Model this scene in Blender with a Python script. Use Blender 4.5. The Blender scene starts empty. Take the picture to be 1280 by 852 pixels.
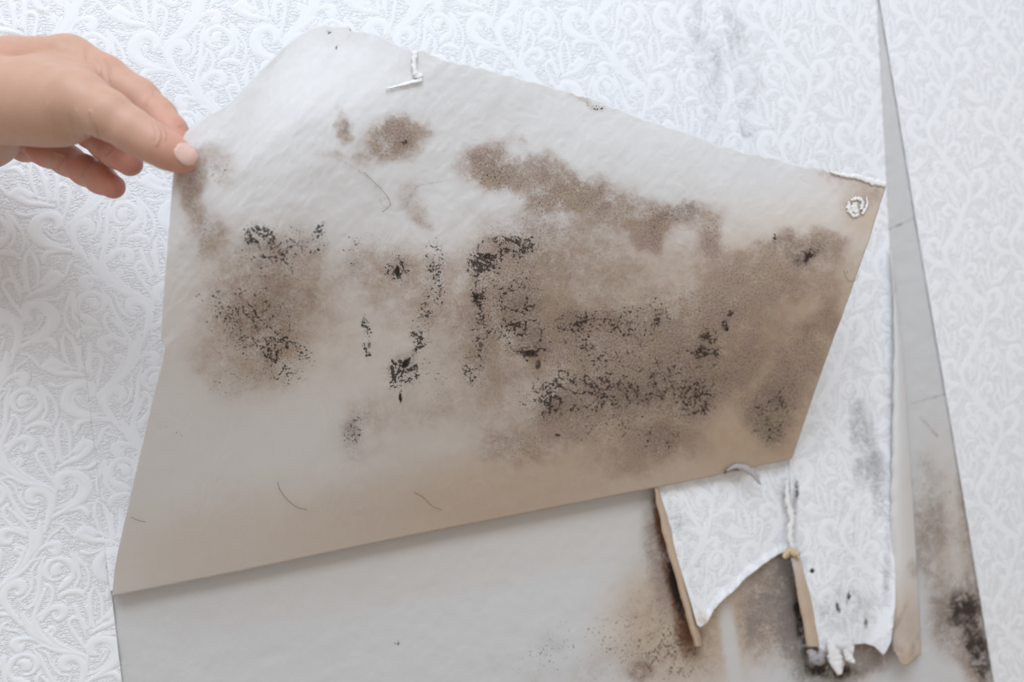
import bpy, math, random
import numpy as np
from mathutils import Matrix, Vector

random.seed(4)
rng = np.random.default_rng(7)
scene = bpy.context.scene
COL = scene.collection

# ------------------------------------------------------------------ camera
FPX = 1050.0                      # focal length in pixels of the 1280x852 frame
D0 = 0.592                        # distance to the wall along the view axis
THETA = math.atan(3.03e-4 * FPX)  # the wall recedes to the right
PHI = math.radians(9.3)           # the camera is rolled against the wall
n_cam = np.array([math.sin(THETA), 0, -math.cos(THETA)])           # (right, up, fwd): wall normal
u_cam = np.array([-math.sin(PHI), math.cos(PHI), -math.tan(THETA) * math.sin(PHI)])
u_cam /= np.linalg.norm(u_cam)
# world axes in (right, up, back) camera coordinates
flip = np.array([1, 1, -1.0])
ey = -n_cam * flip
ez = u_cam * flip
ex = np.cross(ey, ez)
M = np.array([ex, ey, ez])        # camera (r,u,b) -> world
c_r, c_u, c_f = M @ np.array([1, 0, 0.]), M @ np.array([0, 1, 0.]), M @ np.array([0, 0, -1.])
CAM = -D0 * c_f
CAM = CAM + np.array([0, 0, 1.35])
cd = bpy.data.cameras.new('camera')
cam = bpy.data.objects.new('camera', cd)
COL.objects.link(cam)
R3 = Matrix((c_r, c_u, -c_f)).transposed()
cam.matrix_world = Matrix.Translation(Vector(CAM)) @ R3.to_4x4()
cd.sensor_width = 36.0
cd.lens = 36.0 * FPX / 1280.0
cd.clip_start = 0.02
cd.dof.use_dof = True
cd.dof.focus_distance = 0.475
cd.dof.aperture_fstop = 5.6
scene.camera = cam

# ------------------------------------------------------------------ light
w = bpy.data.worlds.new('room_light')
scene.world = w
w.use_nodes = True
w.node_tree.nodes['Background'].inputs[0].default_value = (1.0, 0.97, 0.95, 1)
w.node_tree.nodes['Background'].inputs[1].default_value = 0.58

def area(name, loc, target, sx, sy, power, col):
    l = bpy.data.lights.new(name, 'AREA')
    l.shape = 'RECTANGLE'; l.size = sx; l.size_y = sy; l.energy = power; l.color = col
    o = bpy.data.objects.new(name, l); COL.objects.link(o)
    o.location = loc
    o.rotation_euler = (Vector(target) - Vector(loc)).to_track_quat('-Z', 'Y').to_euler()
    return o
area('window_light', (-0.12, -0.95, 2.42), (0.02, 0, 1.40), 1.0, 0.7, 15.5, (0.76, 0.87, 1.0))

vs = scene.view_settings
vs.view_transform = 'Standard'; vs.look = 'None'; vs.gamma = 1.0; vs.use_curve_mapping = False
vs.exposure = 0.10

# ------------------------------------------------------------------ projection of measured points on real planes
def dirs(px, py):
    px = np.asarray(px, float)[..., None]; py = np.asarray(py, float)[..., None]
    return (px - 640) / FPX * c_r + (426 - py) / FPX * c_u + c_f
def at(px, py, depth):
    """point at a distance (metres along the view axis)"""
    return CAM + dirs(px, py) * np.asarray(depth, float)[..., None]
def on_wall(px, py, lift=0.0):
    d = dirs(px, py)
    t = (-np.asarray(lift, float) - CAM[1]) / d[..., 1]
    return CAM + d * t[..., None]
def wall_depth(px, py, lift=0.0):
    return (on_wall(px, py, lift) - CAM) @ c_f
def sst(a, b, x):
    t = np.clip((x - a) / (b - a), 0, 1)
    return t * t * (3 - 2 * t)

_tab = rng.random((256, 256))
def vnoise(x, y):
    xi = np.floor(x).astype(int); yi = np.floor(y).astype(int)
    fx = x - xi; fy = y - yi
    fx = fx * fx * (3 - 2 * fx); fy = fy * fy * (3 - 2 * fy)
    g = lambda a, b: _tab[a & 255, b & 255]
    return (g(xi, yi) * (1 - fx) + g(xi + 1, yi) * fx) * (1 - fy) + (g(xi, yi + 1) * (1 - fx) + g(xi + 1, yi + 1) * fx) * fy
def fbm(x, y, o=4):
    s = 0; a = .5; t = 0
    for k in range(o):
        s = s + a * vnoise(x * 2 ** k + 17.3 * k, y * 2 ** k + 5.1 * k); t += a; a *= .55
    return s / t

def catmull(pts, n=14):
    p = np.array(pts, float)
    p = np.vstack([2 * p[0] - p[1], p, 2 * p[-1] - p[-2]])
    out = []
    for i in range(1, len(p) - 2):
        t = np.linspace(0, 1, n, endpoint=False)[:, None]
        a, b, c, d = p[i - 1], p[i], p[i + 1], p[i + 2]
        out.append(.5 * (2 * b + (c - a) * t + (2 * a - 5 * b + 4 * c - d) * t ** 2 + (3 * b - a - 3 * c + d) * t ** 3))
    out.append(p[-2][None])
    return np.vstack(out)
def poly(pts, t):
    """polyline at 0..1 of its length"""
    p = np.array(pts, float)
    s = np.concatenate([[0], np.cumsum(np.linalg.norm(np.diff(p[:, :2], axis=0), axis=1))]); s /= s[-1]
    return np.stack([np.interp(t, s, p[:, k]) for k in range(p.shape[1])], -1)

# ------------------------------------------------------------------ embossed scroll pattern (height field, one tile)
TW, TP = 0.0725, 0.103            # tile width and height in metres, with a glide reflection inside
STROKES = [
 [(140,425,20),(95,390,40),(115,315,45),(200,292,38),(290,320,48),(345,395,50),(330,470,48),(270,540,36),(180,595,26),(90,640,20),(0,685,13),(-60,720,7)],
 [(190,350,8),(250,360,13),(285,420,14),(250,500,14),(160,565,13),(60,600,12),(0,630,9)],
 [(205,420,14),(215,385,13),(240,390,12),(235,430,12),(190,500,10),(120,540,8)],
 [(90,238,8),(180,190,26),(280,155,30),(350,100,38),(380,60,34),(335,40,18)],
 [(100,272,5),(200,245,12),(300,248,14),(370,240,18),(410,215,25),(430,200,16)],
 [(130,170,6),(220,110,18),(280,50,20),(320,0,18),(330,-40,9)],
 [(60,265,8),(35,160,20),(0,60,25),(-30,-20,25)],
 [(90,180,10),(100,80,20),(70,-10,22)],
 [(600,390,18),(548,330,26),(560,250,30),(610,195,28),(680,175,24),(750,200,26),(785,260,28),(765,325,22),(705,352,14),(640,345,8)],
 [(620,255,10),(650,235,22),(695,262,44),(710,300,24),(660,300,12)],
 [(570,380,22),(630,402,38),(690,428,28),(740,450,8)],
 [(505,160,9),(470,265,22),(440,350,17),(442,440,17),(480,510,15),(520,548,9)],
 [(522,185,14),(505,300,18),(520,400,20),(560,450,16),(592,470,10),(525,545,8)],
 [(540,592,8),(560,535,26),(620,500,30),(700,490,22),(772,515,5)],
 [(822,352,18),(785,390,20),(790,460,20),(840,530,18),(920,575,18),(985,590,14)],
 [(830,385,15),(900,460,20),(960,520,22),(1010,590,24),(1025,680,38),(1005,760,26),(960,830,14)],
 [(850,640,14),(830,680,22),(770,668,36),(752,610,44),(810,572,32),(890,586,24),(960,625,24)],
 [(1090,520,20),(1085,600,33),(1070,700,36),(1010,790,26),(940,860,13)],
 [(1090,322,8),(1060,345,20),(1010,318,35),(1020,255,48),(1100,238,40),(1165,282,34),(1195,360,34),(1180,440,32),(1155,520,26),(1130,610,14)],
 [(950,225,9),(932,300,15),(980,372,16),(1060,395,12)],
 [(760,140,12),(815,210,20),(862,320,22),(915,420,22),(985,480,18),(1045,482,13),(1078,405,10)],
 [(800,140,8),(880,190,15),(905,270,13),(940,350,13)],
 [(690,70,10),(650,112,28),(600,100,34),(602,52,34),(680,35,24),(760,50,18),(825,95,12)],
 [(740,128,9),(850,115,17),(920,150,22),(1000,175,28),(1100,195,26),(1200,235,18),(1235,320,10)],
 [(750,-5,10),(830,55,18),(930,115,20),(1010,150,10)],
 [(870,-10,18),(960,90,22),(1060,150,16),(1130,175,8)],
 [(1100,-5,20),(1160,95,20),(1225,190,14),(1240,260,8)],
 [(430,530,9),(410,620,19),(420,720,20),(460,820,15),(482,872,8)],
 [(440,540,10),(500,610,22),(530,700,24),(550,800,20),(560,870,18)],
 [(622,860,19),(632,775,21),(690,722,22),(748,755,19),(738,860,18)],
 [(20,690,7),(120,640,13),(220,612,20),(300,605,28),(342,650,26),(352,685,8)],
 [(30,725,9),(110,732,15),(170,790,20),(205,835,14)],
 [(250,835,36),(320,792,40),(400,842,26)],
 [(1140,705,7),(1180,640,13),(1240,600,15),(1290,555,10)],
 [(1020,832,8),(1080,762,14),(1150,722,19),(1222,725,32),(1230,790,38),(1180,800,10)],
 [(935,800,9),(885,765,26),(900,728,21),(965,765,12)],
]
TRES = 0.00025
tnx, tny = int(round(TW / TRES)), int(round(TP / TRES))
tile = np.zeros((tny, tnx), np.float32)
def paint_tile():
    ca, sa = math.cos(math.radians(9.3)), math.sin(math.radians(9.3))
    kx, ky = 0.485e-3 / 1.11, 0.485e-3
    for st in STROKES:
        q = catmull(st, 12)
        x = 20 + q[:, 0] / 7.1; y = 340 + q[:, 1] / 7.1; r = q[:, 2] / 7.1
        s = ((x - 63) * ca - (y - 381) * sa) * kx
        t = ((x - 63) * sa + (y - 381) * ca) * ky
        rr = np.maximum(r, 0.8) * 0.46e-3 * 1.12
        for (S, T) in ((s, t), (-s, t + TP / 2)):
            for a, b, c in zip(S, T, rr):
                ia, ib, ic = a / TRES, b / TRES, c / TRES
                k = int(ic) + 2
                X = np.arange(int(ia) - k, int(ia) + k + 1); Y = np.arange(int(ib) - k, int(ib) + k + 1)
                d = np.sqrt((X[None] - ia) ** 2 + (Y[:, None] - ib) ** 2) / ic
                h = np.clip(1 - d ** 3, 0, 1) * min(1.0, .55 + .45 * ic / 9)
                sl = np.ix_(Y % tny, X % tnx)
                tile[sl] = np.maximum(tile[sl], h)
paint_tile()
def blur(t):
    return sum(np.roll(np.roll(t, i, 0), j, 1) * wgt for i, j, wgt in
               [(0,0,.25),(1,0,.125),(-1,0,.125),(0,1,.125),(0,-1,.125),(1,1,.0625),(1,-1,.0625),(-1,1,.0625),(-1,-1,.0625)])
tile = blur(tile)
def moat():
    mk = np.clip(tile * 4, 0, 1); wd = mk
    for _ in range(14): wd = blur(wd)
    return wd * (1 - mk)
tile = blur(tile - .55 * moat())
AX = on_wall(63., 381.)           # a point on the pattern's mirror axis
def emboss(x, z):
    u = ((x - AX[0]) / TRES) % tnx; v = ((AX[2] - z) / TRES) % tny
    i = np.floor(u).astype(int) % tnx; j = np.floor(v).astype(int) % tny
    fu = u - np.floor(u); fv = v - np.floor(v)
    i1 = (i + 1) % tnx; j1 = (j + 1) % tny
    return ((tile[j, i] * (1 - fu) + tile[j, i1] * fu) * (1 - fv) + (tile[j1, i] * (1 - fu) + tile[j1, i1] * fu) * fv)

# ------------------------------------------------------------------ stains, with some painted shade and glow: soft blobs, later broken up by noise in the material
def blobs(px, py, L, base=0.0):
    v = np.full(px.shape, base, float)
    for b in L:
        cx, cy, rx, ry, a, s = b
        c, q = math.cos(math.radians(a)), math.sin(math.radians(a))
        dx, dy = px - cx, py - cy
        r = np.sqrt(((dx * c + dy * q) / rx) ** 2 + ((-dx * q + dy * c) / ry) ** 2)
        v = 1 - (1 - v) * (1 - s * (1 - sst(.35, 1.25, r)))
    return v

# ------------------------------------------------------------------ materials
def N(nt, t, **kw):
    n = nt.nodes.new(t)
    for k, v in kw.items():
        setattr(n, k, v)
    return n
def val(nt, a, sock):
    if isinstance(a, (int, float)):
        sock.default_value = a
    else:
        nt.links.new(a, sock)
def math_(nt, op, a, b=None, clamp=False):
    n = N(nt, 'ShaderNodeMath', operation=op); n.use_clamp = clamp
    val(nt, a, n.inputs[0])
    if b is not None: val(nt, b, n.inputs[1])
    return n.outputs[0]
def smooth(nt, x, a, b):
    n = N(nt, 'ShaderNodeMapRange', interpolation_type='SMOOTHSTEP')
    val(nt, x, n.inputs[0]); val(nt, a, n.inputs[1]); val(nt, b, n.inputs[2])
    return n.outputs[0]
def mix(nt, f, a, b):
    n = N(nt, 'ShaderNodeMix', data_type='RGBA')
    val(nt, f, n.inputs[0])
    for s, c in ((n.inputs[6], a), (n.inputs[7], b)):
        if isinstance(c, tuple): s.default_value = (*c, 1)
        else: nt.links.new(c, s)
    return n.outputs[2]
def noise(nt, vec, scale, detail=3, rough=.55, dist=0.0, stretch=None, off=0.0):
    m = N(nt, 'ShaderNodeMapping')
    nt.links.new(vec, m.inputs[0])
    m.inputs[1].default_value = (off, off * .7, 0)
    if stretch: m.inputs[3].default_value = stretch
    n = N(nt, 'ShaderNodeTexNoise')
    n.inputs['Scale'].default_value = scale; n.inputs['Detail'].default_value = detail
    n.inputs['Roughness'].default_value = rough; n.inputs['Distortion'].default_value = dist
    nt.links.new(m.outputs[0], n.inputs['Vector'])
    return n.outputs[0]
def new_mat(name):
    m = bpy.data.materials.new(name); m.use_nodes = True
    nt = m.node_tree
    return m, nt, nt.nodes['Principled BSDF']

def stained(name, base, yellow=(.52,.34,.17), brown=(.27,.18,.11), grey=(.24,.21,.195), rust=(.16,.075,.04), dark=(.035,.026,.022),
            rough=.85, pebble=0.0, grain=.15, translucent=0.0, stretch=(1,1,1)):
    """paper or plaster: base colour with yellowing, brown wash, grey mould, rust and black specks of their own shapes"""
    m, nt, bs = new_mat(name)
    uv = N(nt, 'ShaderNodeUVMap').outputs[0]
    A = N(nt, 'ShaderNodeAttribute', attribute_name='stain'); B = N(nt, 'ShaderNodeAttribute', attribute_name='tint')
    sa = N(nt, 'ShaderNodeSeparateColor'); nt.links.new(A.outputs[0], sa.inputs[0])
    sb = N(nt, 'ShaderNodeSeparateColor'); nt.links.new(B.outputs[0], sb.inputs[0])
    big = noise(nt, uv, 2.2, 5, .62, .4, stretch)
    mid = noise(nt, uv, 6.5, 5, .65, .6, stretch, 3.1)
    fine = noise(nt, uv, 24, 4, .65, .3, stretch, 7.7)
    spk = noise(nt, uv, 31, 3.0, .6, .5, stretch, 11.3)
    ring = noise(nt, uv, 3.4, 3, .55, .8, None, 21.0)
    comb = math_(nt, 'ADD', math_(nt, 'MULTIPLY', big, .4), math_(nt, 'ADD', math_(nt, 'MULTIPLY', mid, .35), math_(nt, 'MULTIPLY', fine, .25)))
    off = math_(nt, 'MULTIPLY', math_(nt, 'SUBTRACT', comb, .5), 6.0)
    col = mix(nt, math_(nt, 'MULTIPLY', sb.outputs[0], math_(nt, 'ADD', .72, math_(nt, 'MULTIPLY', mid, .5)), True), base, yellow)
    br = smooth(nt, math_(nt, 'ADD', sa.outputs[0], math_(nt, 'MULTIPLY', math_(nt, 'MULTIPLY', off, .75), sa.outputs[0])), .03, .95)
    br = math_(nt, 'MULTIPLY', br, math_(nt, 'ADD', .70, math_(nt, 'MULTIPLY', fine, .4)), True)
    tone = smooth(nt, noise(nt, uv, 3.1, 3, .6, .4, None, 41.0), .38, .62)
    col = mix(nt, br, col, mix(nt, tone, brown, tuple(c * k for c, k in zip(brown, (1.0, .96, 1.05)))))
    gr = smooth(nt, math_(nt, 'ADD', sa.outputs[2], math_(nt, 'MULTIPLY', off, sa.outputs[2])), .1, 1.0)
    gr = math_(nt, 'MULTIPLY', gr, math_(nt, 'ADD', .3, math_(nt, 'MULTIPLY', spk, .9)), True)
    col = mix(nt, gr, col, grey)
    ru = smooth(nt, math_(nt, 'ADD', sb.outputs[1], math_(nt, 'MULTIPLY', off, math_(nt, 'MULTIPLY', sb.outputs[1], .8))), .08, .95)
    col = mix(nt, ru, col, rust)
    dk = smooth(nt, math_(nt, 'ADD', sb.outputs[2], math_(nt, 'MULTIPLY', off, sb.outputs[2])), .2, .95)
    col = mix(nt, dk, col, dark)
    # specks: gather along wandering contour lines
    cont = math_(nt, 'SUBTRACT', 1.0, math_(nt, 'MULTIPLY', math_(nt, 'ABSOLUTE', math_(nt, 'SUBTRACT', ring, .5)), 9.0), True)
    dens = math_(nt, 'MULTIPLY', sa.outputs[1], math_(nt, 'ADD', .36, math_(nt, 'MULTIPLY', cont, .80)))
    th = math_(nt, 'SUBTRACT', .78, math_(nt, 'MULTIPLY', dens, .38))
    sp = smooth(nt, math_(nt, 'SUBTRACT', spk, th), -.012, .05)
    col = mix(nt, math_(nt, 'MULTIPLY', sp, .88), col, dark)
    # fine dusting of brown dots wherever the mould wash or specks are
    fsp = noise(nt, uv, 46, 2.5, .6, .2, stretch, 31.0)
    dens2 = math_(nt, 'ADD', math_(nt, 'MULTIPLY', sa.outputs[0], .22), math_(nt, 'MULTIPLY', sa.outputs[1], .16))
    sp2 = smooth(nt, math_(nt, 'SUBTRACT', fsp, math_(nt, 'SUBTRACT', .74, dens2)), -.02, .10)
    col = mix(nt, math_(nt, 'MULTIPLY', sp2, .42), col, (.13, .09, .07))
    nt.links.new(col, bs.inputs['Base Color'])
    bs.inputs['Roughness'].default_value = rough
    bs.inputs['Specular IOR Level'].default_value = .25
    # relief
    gn = noise(nt, uv, 60, 3, .6, 0, None, 2.0)
    h = math_(nt, 'MULTIPLY', gn, grain)
    if pebble:
        mo = N(nt, 'ShaderNodeAttribute', attribute_name='motif').outputs['Fac']
        pb = noise(nt, uv, 29, 1.5, .5, .9, (.8, 1.5, 1), 5.0)
        msk = math_(nt, 'SUBTRACT', 1.0, smooth(nt, mo, .05, .45))
        h = math_(nt, 'ADD', h, math_(nt, 'MULTIPLY', math_(nt, 'MULTIPLY', smooth(nt, pb, .36, .62), msk), pebble))
    bp = N(nt, 'ShaderNodeBump'); bp.inputs['Distance'].default_value = .001; bp.inputs['Strength'].default_value = .5
    nt.links.new(h, bp.inputs['Height']); nt.links.new(bp.outputs[0], bs.inputs['Normal'])
    if translucent:
        tr = N(nt, 'ShaderNodeBsdfTranslucent'); nt.links.new(col, tr.inputs[0])
        mx = N(nt, 'ShaderNodeMixShader'); mx.inputs[0].default_value = translucent
        nt.links.new(bs.outputs[0], mx.inputs[1]); nt.links.new(tr.outputs[0], mx.inputs[2])
        nt.links.new(mx.outputs[0], nt.nodes['Material Output'].inputs[0])
    return m

MAT_PAPER = stained('embossed_white_paper', (.83, .835, .85), grey=(.30,.29,.30), pebble=1.2, grain=.10, rough=.7)
MAT_BACK = stained('bare_paper_back', (.86, .85, .84), yellow=(.68,.49,.31), brown=(.55,.43,.33), grain=.22, translucent=.34)
MAT_FLAP_FRONT = stained('embossed_paper_held_to_light', (.85, .85, .855), pebble=.6, grain=.10, rough=.7, translucent=.42)
MAT_PLASTER = stained('damp_plaster', (.58, .575, .57), brown=(.33,.255,.20), grain=.35)

def plain(name, col, rough=.8):
    m, nt, bs = new_mat(name)
    uv = N(nt, 'ShaderNodeTexCoord').outputs['Object']
    f = noise(nt, uv, 900, 3, .6)
    c = mix(nt, f, tuple(v * .86 for v in col), tuple(min(1, v * 1.1) for v in col))
    nt.links.new(c, bs.inputs['Base Color']); bs.inputs['Roughness'].default_value = rough
    return m
MAT_TORN = plain('torn_white_fibre', (.84, .83, .82))
MAT_HAIR = plain('brown_fibre', (.17, .12, .09))
MAT_GREY = plain('grey_torn_paper', (.42, .40, .40))
MAT_TAN = plain('tan_paper_back', (.62, .47, .30))

# ------------------------------------------------------------------ mesh helpers
def link(name, me, mats, parent=None):
    o = bpy.data.objects.new(name, me); COL.objects.link(o)
    for m in mats: me.materials.append(m)
    if parent is not None: o.parent = parent
    return o
def thing(name, label, cat, group=None, loc=(0, 0, 0)):
    o = bpy.data.objects.new(name, None); COL.objects.link(o)
    o.empty_display_size = .02; o.location = loc
    o['label'] = label; o['category'] = cat
    if group: o['group'] = group
    return o
def make_mesh(name, V, F, smooth_=True, mat_idx=None):
    me = bpy.data.meshes.new(name)
    V = np.asarray(V, np.float32); F = np.asarray(F, np.int32)
    k = F.shape[1]
    me.vertices.add(len(V)); me.vertices.foreach_set('co', V.ravel())
    me.loops.add(F.size); me.loops.foreach_set('vertex_index', F.ravel())
    me.polygons.add(len(F)); me.polygons.foreach_set('loop_start', np.arange(0, F.size, k, dtype=np.int32))
    if mat_idx is not None: me.polygons.foreach_set('material_index', np.asarray(mat_idx, np.int32))
    me.polygons.foreach_set('use_smooth', np.full(len(F), smooth_))
    me.update(calc_edges=True)
    return me
def put_attr(me, name, arr):
    if arr.ndim == 2:
        a = me.attributes.new(name, 'FLOAT_COLOR', 'POINT')
        full = np.ones((len(arr), 4), np.float32); full[:, :arr.shape[1]] = arr
        a.data.foreach_set('color', full.ravel())
    else:
        a = me.attributes.new(name, 'FLOAT', 'POINT')
        a.data.foreach_set('value', arr.astype(np.float32))
def put_uv(me, uv):
    l = me.uv_layers.new(name='UVMap')
    idx = np.zeros(len(me.loops), np.int32); me.loops.foreach_get('vertex_index', idx)
    l.data.foreach_set('uv', uv[idx].astype(np.float32).ravel())
def grid_faces(nv, nu, off=0, rev=False):
    i = np.arange(nv - 1)[:, None] * nu + np.arange(nu - 1)[None]
    f = np.stack([i, i + 1, i + 1 + nu, i + nu], -1).reshape(-1, 4) + off
    return f[:, ::-1] if rev else f
def grid_normals(P):
    du = np.gradient(P, axis=1); dv = np.gradient(P, axis=0)
    n = np.cross(du, dv)
    return n / np.maximum(np.linalg.norm(n, axis=-1, keepdims=True), 1e-12)
def border(nv, nu):
    a = np.arange(nu); b = np.arange(1, nv) * nu + nu - 1
    c = (nv - 1) * nu + np.arange(nu - 2, -1, -1); d = np.arange(nv - 2, 0, -1) * nu
    return np.concatenate([a, b, c, d])
def sheet(name, P, uv, attrs, mats, parent, thick=None, back_vec=None):
    """rows run down the sheet, columns to the right; two layers joined at the rim, or a rim reaching back only"""
    nv, nu = P.shape[:2]
    n = nv * nu
    V = P.reshape(-1, 3)
    nrm = grid_normals(P)
    F = grid_faces(nv, nu, 0, True)
    # make sure the front faces the viewer
    bd = border(nv, nu)
    if thick:
        q = nrm
        s = np.sign(np.sum(q * (CAM - P)))
        V2 = (P - s * q * thick).reshape(-1, 3)
        Vall = np.vstack([V, V2])
        F2 = F[:, ::-1] + n
        nb = np.roll(bd, -1)
        S = np.stack([bd, nb, nb + n, bd + n], -1)
        Fa = np.vstack([F, F2, S])
        mi = np.concatenate([np.zeros(len(F)), np.full(len(F2), min(1, len(mats) - 1)), np.zeros(len(S))])
        rep = np.arange(n); rep = np.concatenate([rep, rep])
    else:
        V2 = V[bd] + np.asarray(back_vec)
        Vall = np.vstack([V, V2])
        k = len(bd); a = np.arange(k); b = (a + 1) % k
        S = np.stack([bd, bd[b], n + b, n + a], -1)
        Fa = np.vstack([F, S]); mi = np.concatenate([np.zeros(len(F)), np.full(len(S), min(1, len(mats) - 1))])
        rep = np.concatenate([np.arange(n), bd])
    # orientation
    c = Fa[len(F) // 2]
    fn = np.cross(Vall[c[1]] - Vall[c[0]], Vall[c[2]] - Vall[c[0]])
    if np.dot(fn, CAM - Vall[c[0]]) < 0: Fa = Fa[:, ::-1]
    me = make_mesh(name, Vall, Fa, True, mi)
    for k_, a_ in attrs.items():
        a_ = a_.reshape(n, -1) if a_.ndim == 3 else a_.reshape(n)
        put_attr(me, k_, a_[rep])
    put_uv(me, uv.reshape(n, 2)[rep])
    return link(name, me, mats, parent)

def stack(a, b, c): return np.stack([a, b, c], -1)
def paper_on_wall(name, left, right, top, bottom, parent, nu, nv, lift=lambda u, v, x, y: .0012 + 0 * u, stain=None, amp=.0007, us=None, vsamp=None, mats=None, corners=None):
    """wallpaper lying on the wall: left/right are x(y) polylines, top/bottom y(x) polylines in measured coordinates"""
    u = us if us is not None else np.linspace(0, 1, nu)
    v = vsamp if vsamp is not None else np.linspace(0, 1, nv)
    U, Vv = np.meshgrid(u, v)
    L = np.array(left, float); R = np.array(right, float); T = np.array(top, float); B = np.array(bottom, float)
    # two passes: y depends on x through the ragged top/bottom
    y = T[0, 1] + (B[0, 1] - T[0, 1]) * Vv
    for _ in range(4):
        x = np.interp(y, L[:, 1], L[:, 0]) * (1 - U) + np.interp(y, R[:, 1], R[:, 0]) * U
        y = np.interp(x, T[:, 0], T[:, 1]) * (1 - Vv) + np.interp(x, B[:, 0], B[:, 1]) * Vv
    lf = lift(U, Vv, x, y)
    P = on_wall(x, y, lf)
    e = emboss(P[..., 0], P[..., 2])
    P = P.copy(); P[..., 1] -= e * amp
    uv = np.stack([P[..., 0] * 20, P[..., 2] * 20], -1)
    st = stain(x, y) if stain else (np.zeros(x.shape + (3,)), np.zeros(x.shape + (3,)))
    return sheet(name, P, uv, {'stain': st[0], 'tint': st[1], 'motif': e}, mats or [MAT_PAPER, MAT_TORN], parent, None, (0, .0011, 0))

# ------------------------------------------------------------------ the wall
def wall_stain_shade(x, y):
    brown = blobs(x, y, [(845,800,70,80,0,.36),(770,830,60,40,0,.30),(900,815,50,60,0,.30),(965,760,55,75,0,.70),(800,740,40,70,10,.25),
        (1165,690,40,60,0,.50),(1215,690,18,80,-10,.55),(1195,775,46,60,0,.75),(1222,825,26,50,-10,.85),(1160,620,36,70,0,.34),(1205,620,12,40,-10,.45),
        (830,700,26,90,-12,.75),(1060,825,60,34,0,.7),(1095,800,26,40,0,.5),(690,850,60,30,0,.25),(470,640,14,30,0,.18),(960,700,45,50,0,.35)])
    speck = blobs(x, y, [(810,700,45,70,0,.25),(800,800,90,70,0,.5),(850,820,60,40,0,.5),(1200,770,50,70,0,.5),(1180,650,60,60,0,.4),(670,830,60,40,0,.35),
        (497,803,5,5,0,.9),(700,790,60,40,0,.3),(960,760,60,70,0,.4),(600,740,200,80,0,.08)])
    grey = blobs(x, y, [(990,740,22,90,-8,.95),(1000,800,30,60,0,.85),(955,770,40,70,0,.6),(1150,650,40,90,0,.45),(1180,470,60,140,0,.15),(1035,840,50,25,0,.9),
        (1200,760,45,60,0,.5),(1145,270,30,14,-20,.12),(610,830,40,25,0,.22),(860,760,16,50,-10,.4),(690,800,30,30,0,.25),(1060,820,60,30,0,.7)])
    streak = blobs(x, y, [(912,800,12,70,-8,1.0)])[...]
    yel = blobs(x, y, [(850,780,110,100,0,.6),(1200,660,60,90,0,.25),(600,690,420,55,-11,.15),(960,760,70,80,0,.35),(1180,560,40,40,0,.1)])
    rust = blobs(x, y, [(840,720,13,75,-14,.75),(856,790,17,45,-10,.7),(868,800,14,20,0,.7),(1202,592,4,4,0,.9),(1212,760,30,45,0,.35),(800,838,26,20,0,.45),(828,655,11,50,-14,.7)])  # blobs beside the remnant's curled edge paint its brown shadow in with rust
    dark = blobs(x, y, [(1205,765,26,32,0,.85),(1222,815,20,45,-12,.8),(1000,780,8,60,-8,.7),(846,735,9,50,-14,.9),(834,672,6,40,-14,.6),(1040,838,40,14,0,.7)])  # blobs along the remnant's curled edge deepen the painted shadow there
    k = 1 - .85 * streak
    line = np.zeros(x.shape)
    for (x0, y0, x1, y1) in ((1110,287,1150,270),(1135,505,1190,490),(1150,520,1172,545)):   # hair cracks in the plaster
        dx, dy = x1 - x0, y1 - y0; t = np.clip(((x - x0) * dx + (y - y0) * dy) / (dx * dx + dy * dy), 0, 1)
        line = np.maximum(line, np.exp(-(((x - x0 - t * dx) ** 2 + (y - y0 - t * dy) ** 2) / 4.0)) * .6)
    return stack(brown * k, speck * k, np.maximum(grey * k, line)), stack(yel * k, rust * k, dark * k)

def build_wall():
    # measured region at full detail, plain wall beyond it
    xs = np.concatenate([np.arange(-700, 120, 40), np.arange(120, 1290, 2.2), np.arange(1290, 2100, 40)])
    ys = np.concatenate([np.arange(-700, -20, 40), np.arange(-20, 200, 4), np.arange(200, 880, 2.2), np.arange(880, 1700, 40)])
    X, Y = np.meshgrid(xs, ys)
    P = on_wall(X, Y).copy()
    P[..., 1] += .0009 * (fbm(P[..., 0] * 90, P[..., 2] * 90, 4) - .5)
    s, t = wall_stain_shade(X, Y)
    uv = np.stack([P[..., 0] * 20, P[..., 2] * 20], -1)
    o = sheet('wall_back', P, uv, {'stain': s, 'tint': t}, [MAT_PLASTER], None, None, (0, .12, 0))
    o['kind'] = 'structure'
    o['label'] = 'bare damp plaster wall with brown and black mould behind the paper'
build_wall()

def build_bounce_floor():  # unseen floor, added to cut ambient light from below and bounce warm light up
    m, nt, bs = new_mat('pale_bounce_floor')
    P = N(nt, 'ShaderNodeTexCoord').outputs['Object']
    f = noise(nt, P, 3, 5, .6, .3, (1, 14, 1))
    nt.links.new(mix(nt, f, (.44, .34, .24), (.56, .45, .33)), bs.inputs['Base Color'])
    bs.inputs['Roughness'].default_value = .5
    X, Y = np.meshgrid(np.linspace(-1.8, 1.8, 4), np.linspace(0, -3.0, 4))
    V = np.stack([X, Y, X * 0], -1).reshape(-1, 3)
    me = make_mesh('floor', V, grid_faces(4, 4, 0, True), False)
    o = link('floor', me, [m]); o['kind'] = 'structure'
build_bounce_floor()

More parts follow.
